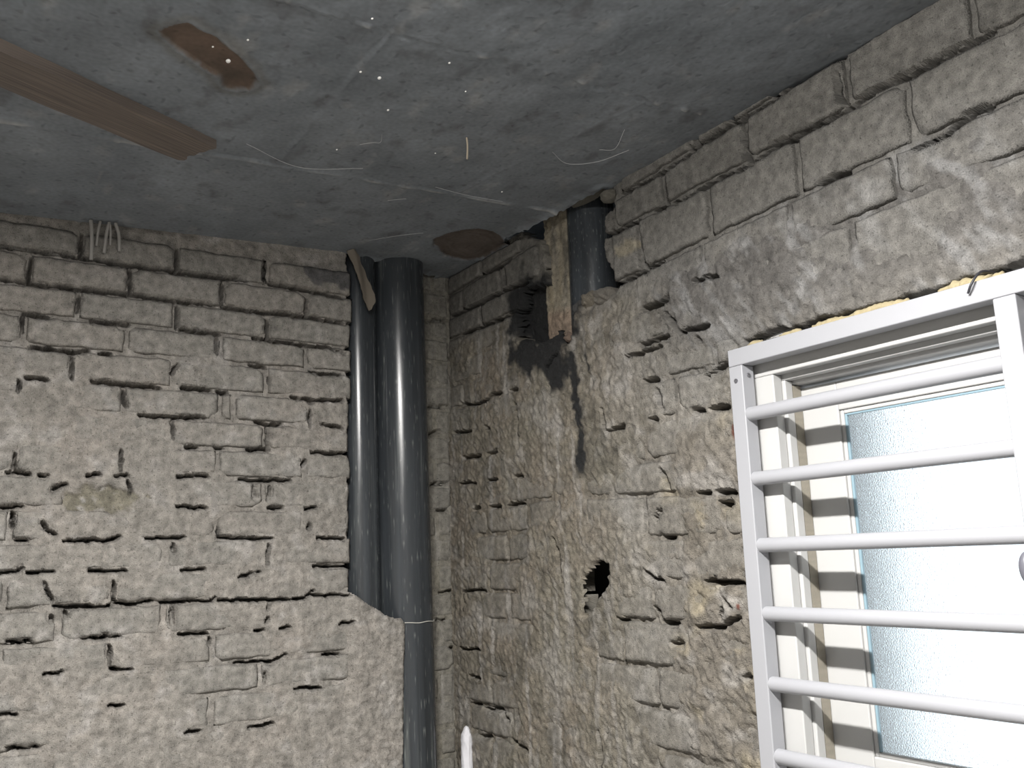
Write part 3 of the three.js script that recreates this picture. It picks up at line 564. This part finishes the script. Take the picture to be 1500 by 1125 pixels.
// ---------------------------------------------------------------- timber batten cast into the slab
{
  const A = new THREE.Vector3(-1.32, 0, 0.765), B = new THREE.Vector3(-0.795, 0, 0.465), L = A.distanceTo(B), mid = A.clone().add(B).multiplyScalar(0.5);
  const t = thing('timber_batten', 'brown timber batten set into the underside of the grey concrete ceiling', 'batten', [mid.x, ceilY(mid.x), mid.z]);
  const g = new THREE.BoxGeometry(L, 0.022, 0.098, 60, 2, 12), p = g.attributes.position, r = rng(5);
  for (let i = 0; i < p.count; i++) { const x = p.getX(i), y = p.getY(i), z = p.getZ(i); p.setXYZ(i, x + (x > L / 2 - 0.001 ? 0.012 * noise(z * 40, 1) : 0), y + 0.0012 * noise(x * 6, z * 60), z + 0.003 * noise(x * 9, z * 4)); }
  g.computeVertexNormals();
  const grain = texture(256, (x, y) => { const a = fbm(x * 3, y * 26, 3, 3 * 16), b = fbm(x * 6 + 3, y * 60, 2); const v = 0.5 + 0.25 * a + 0.15 * b; return [0.40 * v + 0.17, 0.34 * v + 0.165, 0.30 * v + 0.16]; }, true);
  const m = add('board', g, std({ map: grain, roughness: 0.85, bumpMap: grain, bumpScale: 0.001 }), t);
  t.rotation.set(0, -Math.atan2(B.z - A.z, B.x - A.x), 0); m.rotation.z = 0.05; m.position.y = -0.006;
}

// ---------------------------------------------------------------- drain pipes
const pipeTex = (seed, dust) => texture(512, (x, y) => { const a = fbm(x * 22, y * 3 + seed, 4, 22 * 8), b = fbm(x * 8, y * 10 + seed, 4), s = noise(x * 90, y * 150 + seed); let v = 0.225 + 0.05 * a + 0.04 * b; const d = dust * sst(0.10, 0.5, fbm(x * 15 + 2, y * 7 + seed, 4)) + 0.8 * sst(0.55, 0.7, s); v += 0.16 * d; return [v * 0.90 + 0.04 * d, v * 0.96 + 0.03 * d, v * 1.02]; }, true);
const pipeRough = texture(512, (x, y) => { const a = fbm(x * 20, y * 5, 4, 20 * 8), b = fbm(x * 40, y * 60, 2); const v = 0.22 + 0.09 * a + 0.08 * b; return [0, clamp(v, 0.2, 0.9), 0]; });
const pipeMat = (seed, dust) => std({ map: pipeTex(seed, dust), roughness: 1, roughnessMap: pipeRough });
function pipe(name, label, xt, zt, yt, xb, zb, yb, r, mat, wall = 0.004) {
  const t = thing(name, label, 'pipe', [xb, yb, zb]);
  const top = new THREE.Vector3(xt - xb, yt - yb, zt - zb), L = top.length();
  const g = new THREE.LatheGeometry([[r - wall, L], [r - wall, 0], [r, 0], [r, L * 0.25], [r, L * 0.5], [r, L * 0.75], [r, L], [r - wall, L]].map(([a, b]) => new THREE.Vector2(a, b)), 72);
  g.computeVertexNormals();
  const m = add('pipe_wall', g, mat, t); m.quaternion.setFromUnitVectors(new THREE.Vector3(0, 1, 0), top.clone().normalize());
  return t;
}
const mainPipe = pipe('drain_pipe', 'thick dark grey plastic drain pipe in the corner, wider of the two', -0.137, -0.0655, 0.46, -0.0965, -0.0585, -2.28, 0.0695, pipeMat(2, 0.8));
pipe('drain_pipe', 'slimmer dark blue-grey plastic pipe beside the ragged brick edge, left of the thick drain pipe', -0.2555, -0.066, 0.46, -0.2165, -0.062, -2.28, 0.0475, pipeMat(9, 0.35));
pipe('drain_pipe', 'short dark pipe exposed in the torn chase high in the right wall', 0.132, 0.455, 0.46, 0.132, 0.452, -0.5, 0.058, pipeMat(15, 0.4));
{
  const y = -0.815, cx = -0.118, cz = -0.0625, pts = [];
  for (let i = 0; i <= 16; i++) { const a = mix(0.15, 2.2, i / 16); pts.push(new THREE.Vector3(cx + 0.0715 * Math.cos(a), y + 0.001 * Math.sin(i), cz + 0.0715 * Math.sin(a))); }
  const w = add('wire', new THREE.TubeGeometry(new THREE.CatmullRomCurve3(pts), 40, 0.0011, 6), std({ color: new THREE.Color(0.42, 0.41, 0.38) })); w.userData = { label: 'thin pale wire tied round the thick drain pipe low down', category: 'wire' };
}

// ---------------------------------------------------------------- in the chase of the right wall: old mortar rib beside the pipe, rubble at its foot
{
  const g = sheet({ u0: 0.318, u1: 0.437, v0: -0.155, v1: 0.24, step: 0.004, flip: true, place: (u, v, h) => [0.082 - h, v, u],
    H: (u, v) => relief(u, v, 2.2) + 0.006 * fbm(u * 16, v * 8, 3) - 0.03 * sst(0.425, 0.437, u) - 0.03 * sst(0.33, 0.318, u),
    C: (u, v) => { const a = fbm(u * 30, v * 6, 3), d = sst(0.02, 0.11, v + 0.03 * a); let c = mix3([0.25, 0.215, 0.15], [0.32, 0.29, 0.235], 0.5 + a); c = mix3(c, [0.13, 0.12, 0.10], 0.8 * sst(0.05, 0.5, fbm(u * 45 + 4, v * 7, 3))); return mix3(c, [0.27, 0.20, 0.15], 0.8 * sst(-0.07, -0.1, v + 0.02 * a)); } });
  add('mortar_rib', g, M.mortar, wallRight);
  add('added_dark_pit_back', sheet({ u0: 0.19, u1: 0.43, v0: -0.20, v1: 0.03, step: 0.004, flip: true, place: (u, v, h) => [0.112 - h, v, u], H: (u, v) => 0.012 * fbm(u * 20, v * 20, 3) + relief(u, v, 2), C: (u, v) => mix3(SOOT, [0.05, 0.047, 0.043], 0.6 * sst(0.25, 0.5, fbm(u * 40, v * 40, 3))) }), M.mortar, wallRight);  // soot-coloured sheet added behind the pit so the opening reads black
  const lump = (x, y, z, r, c, s, k3 = [1, 1, 1]) => { const q = new THREE.IcosahedronGeometry(r, 3), p = q.attributes.position; for (let i = 0; i < p.count; i++) { const v = new THREE.Vector3().fromBufferAttribute(p, i), k = 1 + 0.28 * noise(v.x / r * 1.3 + s, v.y / r * 1.3 + v.z / r) + 0.12 * noise(v.x / r * 4, v.z / r * 4 + s); p.setXYZ(i, v.x * k, v.y * k * 0.75, v.z * k); } q.computeVertexNormals(); const m = add('mortar_lump', vertexColour(q, c), M.mortar, wallRight); m.position.set(x, y, z); m.scale.set(...k3); };
  lump(0.075, -0.098, 0.515, 0.026, [0.27, 0.24, 0.19], 1); lump(0.085, -0.105, 0.475, 0.030, [0.10, 0.10, 0.10], 2); lump(0.08, -0.10, 0.56, 0.03, [0.24, 0.22, 0.19], 3);
  lump(0.075, -0.165, 0.43, 0.016, [0.30, 0.22, 0.17], 4); lump(0.062, 0.118, 0.612, 0.020, [0.22, 0.205, 0.17], 5); lump(0.068, 0.150, 0.535, 0.022, [0.22, 0.205, 0.17], 6, [0.8, 0.7, 3.0]);
}

// ---------------------------------------------------------------- loose bits: cement drips, torn strip, foam blob
{
  const mt = std({ color: new THREE.Color(0.27, 0.26, 0.245), roughness: 0.95 });
  for (const [x, l, r, b] of [[-0.905, 0.088, 0.0042, 0.004], [-0.893, 0.055, 0.003, -0.003], [-0.876, 0.07, 0.0036, -0.004], [-0.868, 0.05, 0.0026, 0.003], [-0.851, 0.062, 0.0038, 0.008]]) {
    const y = ceilY(x) - 0.004, m = add('cement_drip', new THREE.TubeGeometry(new THREE.CatmullRomCurve3([new THREE.Vector3(x - b, y, 0.016), new THREE.Vector3(x, y - l * 0.4, 0.014), new THREE.Vector3(x + b * 0.5, y - l, 0.009)]), 14, r, 7), mt, wallLeft); void m;
  }
  const g = new THREE.PlaneGeometry(1, 1, 6, 24), p = g.attributes.position;
  const mid = [[-0.305, 0.118, 0.020], [-0.292, 0.100, 0.022], [-0.278, 0.060, 0.024], [-0.262, 0.020, 0.022], [-0.249, -0.012, 0.016], [-0.246, -0.032, 0.012]], wid = [0.020, 0.026, 0.024, 0.030, 0.028, 0.006];
  for (let i = 0; i < p.count; i++) { const t = 0.5 - p.getY(i), s = p.getX(i), q = Math.min(4.999, t * 5), k = Math.floor(q), f = q - k, w = mix(wid[k], wid[k + 1], f) * (1 + 0.25 * noise(t * 9, s * 2)); p.setXYZ(i, mix(mid[k][0], mid[k + 1][0], f) + s * w, mix(mid[k][1], mid[k + 1][1], f) + s * w * 0.35, mix(mid[k][2], mid[k + 1][2], f) + 0.004 * Math.sin(s * 5 + t * 7)); }
  g.computeVertexNormals(); const back = g.clone(); back.translate(0, 0, -0.0015); back.index.array.reverse(); const both = mergeGeometries([g, back]);
  const t = add('torn_strip', both, std({ color: new THREE.Color(0.17, 0.147, 0.118), side: THREE.DoubleSide, bumpMap: rep(gritBump, 0.05), bumpScale: 0.001 })); t.userData = { label: 'torn brown strip hanging from the ceiling edge over the slim pipe', category: 'scrap' };
}
{
  const q = new THREE.SphereGeometry(1, 40, 60), p = q.attributes.position;
  for (let i = 0; i < p.count; i++) { const x = p.getX(i), y = p.getY(i), z = p.getZ(i), k = 1 + 0.14 * noise(x * 2.2 + 4, y * 7) + 0.06 * noise(x * 6, y * 16 + z * 3); p.setXYZ(i, x * 0.0145 * k * (y > 0.6 ? 0.85 : 1), Math.sign(y) * Math.pow(Math.abs(y), 0.3) * 0.13, z * 0.016 * k); }
  q.computeVertexNormals();
  const b = add('foam_blob', q, std({ color: new THREE.Color(0.78, 0.78, 0.82), roughness: 0.7, bumpMap: rep(gritBump, 0.08), bumpScale: 0.001 })); b.position.set(0.046, -1.215, -0.052); b.userData = { label: 'white foam blob in the corner at the right of the thick drain pipe', category: 'foam' };
}

// ---------------------------------------------------------------- window_1: sliding sash window with frosted glass
{
  const w = structure('window_1'), R = 0.0025;
  const ring = (name, z0, z1, y0, y1, a, x0, x1, mat = M.pvc, b = a) => {                  // four frame members, each its own piece
    add(name, boxAt(x0, x1, y1 - b, y1, z0, z1, R), mat, w); add(name, boxAt(x0, x1, y0, y0 + b, z0, z1, R), mat, w);
    add(name, boxAt(x0, x1, y0 + b, y1 - b, z0, z0 + a, R), mat, w); add(name, boxAt(x0, x1, y0 + b, y1 - b, z1 - a, z1, R), mat, w);
  };
  ring('frame_member', 0.964, 1.962, -1.145, -0.306, 0.060, 0.063, 0.085);
  ring('frame_ledge', 0.966, 1.960, -1.143, -0.308, 0.064, 0.0855, 0.105, M.pvc, 0.068);
  ring('track', 0.968, 1.958, -1.141, -0.310, 0.046, 0.1055, 0.18, M.pvc, 0.072);
  for (const z of [1.0295, 1.8975]) add('track_side', boxAt(0.1055, 0.1265, -1.06, -0.384, z - 0.012, z, 0), M.dustyTrack, w);
  const sash = (z0, z1, x0, x1) => {
    const y0 = -1.078, y1 = -0.388, st = 0.088, rt = 0.050;
    add('sash_stile', boxAt(x0, x1, y0, y1, z0, z0 + st, R), M.pvc, w); add('sash_stile', boxAt(x0, x1, y0, y1, z1 - st, z1, R), M.pvc, w);
    add('sash_rail', boxAt(x0, x1, y1 - rt, y1, z0 + st, z1 - st, R), M.pvc, w); add('sash_rail', boxAt(x0, x1, y0, y0 + 0.083, z0 + st, z1 - st, R), M.pvc, w);
    const gz0 = z0 + st, gz1 = z1 - st, gy0 = y0 + 0.083, gy1 = y1 - rt, bd = 0.007, xb0 = x0 + 0.004;
    add('glazing_bead', boxAt(xb0, xb0 + 0.012, gy0, gy1, gz0, gz0 + bd, 0.002), M.pvc, w); add('glazing_bead', boxAt(xb0, xb0 + 0.012, gy0, gy1, gz1 - bd, gz1, 0.002), M.pvc, w);
    add('glazing_bead', boxAt(xb0, xb0 + 0.012, gy1 - bd, gy1, gz0 + bd, gz1 - bd, 0.002), M.pvc, w); add('glazing_bead', boxAt(xb0, xb0 + 0.012, gy0, gy0 + bd, gz0 + bd, gz1 - bd, 0.002), M.pvc, w);
    const gg = new THREE.BoxGeometry(gz1 - gz0 - 0.001, gy1 - gy0 - 0.001, 0.005); gg.rotateY(-Math.PI / 2); gg.translate(x0 + 0.0135, (gy0 + gy1) / 2, (gz0 + gz1) / 2);
    const uv = gg.attributes.uv; for (let i = 0; i < uv.count; i++) uv.setXY(i, uv.getX(i) * (gz1 - gz0), uv.getY(i) * (gy1 - gy0));
    add('pane', gg, M.glass, w);
    add('painted_glass_edge', boxAt(x0 + 0.006, x0 + 0.0108, gy0 + bd, gy1 - bd, gz0 + bd, gz0 + bd + 0.0045, 0.001), M.edgeTint, w); add('painted_glass_edge', boxAt(x0 + 0.006, x0 + 0.0108, gy1 - bd - 0.0035, gy1 - bd, gz0 + bd + 0.0045, gz1 - bd, 0.001), M.edgeTint, w);  // thin strips that paint the refracted light along the pane edge, no real gasket
  };
  sash(1.014, 1.520, 0.128, 0.154);
  sash(1.440, 1.945, 0.158, 0.180);
}

// ---------------------------------------------------------------- white security grille in front of the window
{
  const x0 = 0.025, x1 = 0.055, z0 = 0.958, z1 = 1.968, y0 = -1.150, y1 = -0.314, W = 0.031, R = 0.0022;
  const t = thing('window_grille', 'white steel security grille of round bars fixed over the window', 'grille', [0.04, y0, (z0 + z1) / 2]);
  const at = (g) => g.translate(-0.04, -y0, -(z0 + z1) / 2);
  add('rail', at(boxAt(x0, x1, y1 - W, y1, z0, z1, R)), M.white, t); add('rail', at(boxAt(x0, x1, y0, y0 + W, z0, z1, R)), M.white, t);
  const posts = [z0, 1.441, z1 - W];
  for (const z of posts) add('post', at(boxAt(x0, x1, y0 + W, y1 - W, z, z + W, R)), M.white, t);
  for (const [a, b] of [[z0 + W, 1.441], [1.441 + W, z1 - W]]) for (let i = 0; i < 6; i++) {
    const y = -0.433 - 0.1133 * i, g = new THREE.CylinderGeometry(0.0122, 0.0122, b - a + 0.01, 28); g.rotateX(Math.PI / 2); g.translate(0.0375, y, (a + b) / 2); add('bar', at(g), M.white, t);
  }
  const screw = (x, y, z, rx) => { const g = new THREE.CylinderGeometry(0.0038, 0.0042, 0.003, 14); if (rx) g.rotateX(Math.PI / 2); else g.rotateZ(Math.PI / 2); g.translate(x, y, z); add('screw', at(g), M.steel, t); };
  screw(0.0245, -0.372, 0.974, false); screw(0.040, -0.363, 0.9895, true);
  const k = new THREE.SphereGeometry(0.017, 24, 18); k.scale(0.7, 1.25, 0.6); k.translate(0.030, -0.702, 1.437); const l = add('latch', at(k), std({ color: new THREE.Color(0.10, 0.10, 0.12), roughness: 0.4 }), t); l.userData.label = 'dark grey latch knob';
}
{ // foam squeezed out between the wall and the grille head, and a stub of cable
  const bead = (name, label, z0, z1, r0, seed) => {
    const n = Math.max(16, Math.round((z1 - z0) / 0.003)), m = 18, pos = [], idx = [];
    for (let i = 0; i <= n; i++) { const z = mix(z0, z1, i / n), taper = Math.sqrt(Math.max(0, Math.sin(Math.PI * clamp(i / n, 0.0, 1.0)))) * 0.5 + 0.5 * (i && i < n ? 1 : 0); const rr = r0 * (1 + 0.55 * Math.abs(noise(z * 55 + seed, 2)) + 0.35 * noise(z * 24 + seed, 7)); for (let j = 0; j < m; j++) { const a = j / m * 2 * Math.PI, q = rr * taper * (1 + 0.22 * noise(z * 130 + seed, Math.cos(a) * 2 + Math.sin(a))); pos.push(0.062 + q * 1.15 * Math.cos(a), -0.307 + 0.004 * noise(z * 18, seed) + q * Math.sin(a), z); } }
    for (let i = 0; i < n; i++) for (let j = 0; j < m; j++) { const a = i * m + j, b = i * m + (j + 1) % m, c = a + m, d = b + m; idx.push(a, c, b, b, c, d); }
    const g = new THREE.BufferGeometry(); g.setAttribute('position', new THREE.Float32BufferAttribute(pos, 3)); g.setAttribute('uv', new THREE.Float32BufferAttribute(pos.flatMap((_, i) => i % 3 ? [] : [pos[i + 2], pos[i + 1]]), 2)); g.setIndex(idx); g.computeVertexNormals();
    const o = add(name, g, M.foam); o.userData = { label, category: 'foam' };
  };
  bead('expanding_foam', 'short lump of yellow foam over the left corner of the white grille', 0.972, 1.010, 0.0075, 3);
  bead('expanding_foam', 'second small yellow foam lump above the grille head near its left corner', 1.048, 1.096, 0.006, 9);
  bead('expanding_foam', 'long yellow foam bead squeezed out along the top of the white grille', 1.118, 1.30, 0.009, 5);
  bead('expanding_foam', 'yellow foam piece above the grille head near the cable stub', 1.345, 1.445, 0.009, 14);
  const c = add('cable', new THREE.TubeGeometry(new THREE.CatmullRomCurve3([new THREE.Vector3(0.06, -0.300, 1.432), new THREE.Vector3(0.030, -0.302, 1.428), new THREE.Vector3(0.018, -0.318, 1.420), new THREE.Vector3(0.020, -0.330, 1.412)]), 20, 0.0018, 8), M.dark); c.userData = { label: 'short stub of dark cable over the top rail of the white grille', category: 'cable' };
}

// ---------------------------------------------------------------- ceiling lamp behind the camera's view, the light of the room
{
  const t = thing('ceiling_lamp', 'long narrow white batten lamp on the ceiling', 'lamp', [LAMP.x, ceilY(LAMP.x), LAMP.z]);
  add('housing', boxAt(-0.035, 0.035, -0.022, 0.004, -LAMP.l / 2 - 0.02, LAMP.l / 2 + 0.02, 0.003), M.white, t);
  const y = LAMP.y + 0.003 - ceilY(LAMP.x);
  add('diffuser', boxAt(-LAMP.w / 2, LAMP.w / 2, y, y + 0.012, -LAMP.l / 2, LAMP.l / 2, 0.003), std({ color: new THREE.Color(0.9, 0.9, 0.9), emissive: new THREE.Color(1, 0.985, 0.96), emissiveIntensity: 5 }), t);
  const l = new THREE.RectAreaLight(new THREE.Color(1.0, 0.975, 0.94), LAMP.power, LAMP.w, LAMP.l);
  l.name = 'lamp_light'; l.position.set(LAMP.x, LAMP.y, LAMP.z); l.rotation.x = -Math.PI / 2; scene.add(l);
  const rim = (name, x, z, w, ry) => { const s = new THREE.RectAreaLight(new THREE.Color(1.0, 0.975, 0.94), LAMP.power, w, 0.005); s.name = name; s.position.set(LAMP.x + x, LAMP.y + 0.007, LAMP.z + z); s.rotation.y = ry; scene.add(s); };
  rim('lamp_rim_light', 0, -LAMP.l / 2 - 0.003, LAMP.w, 0); rim('lamp_rim_light', 0, LAMP.l / 2 + 0.003, LAMP.w, Math.PI); rim('lamp_rim_light', LAMP.w / 2 + 0.003, 0, LAMP.l, -Math.PI / 2); rim('lamp_rim_light', -LAMP.w / 2 - 0.003, 0, LAMP.l, Math.PI / 2);
}

renderer.render(scene, camera);
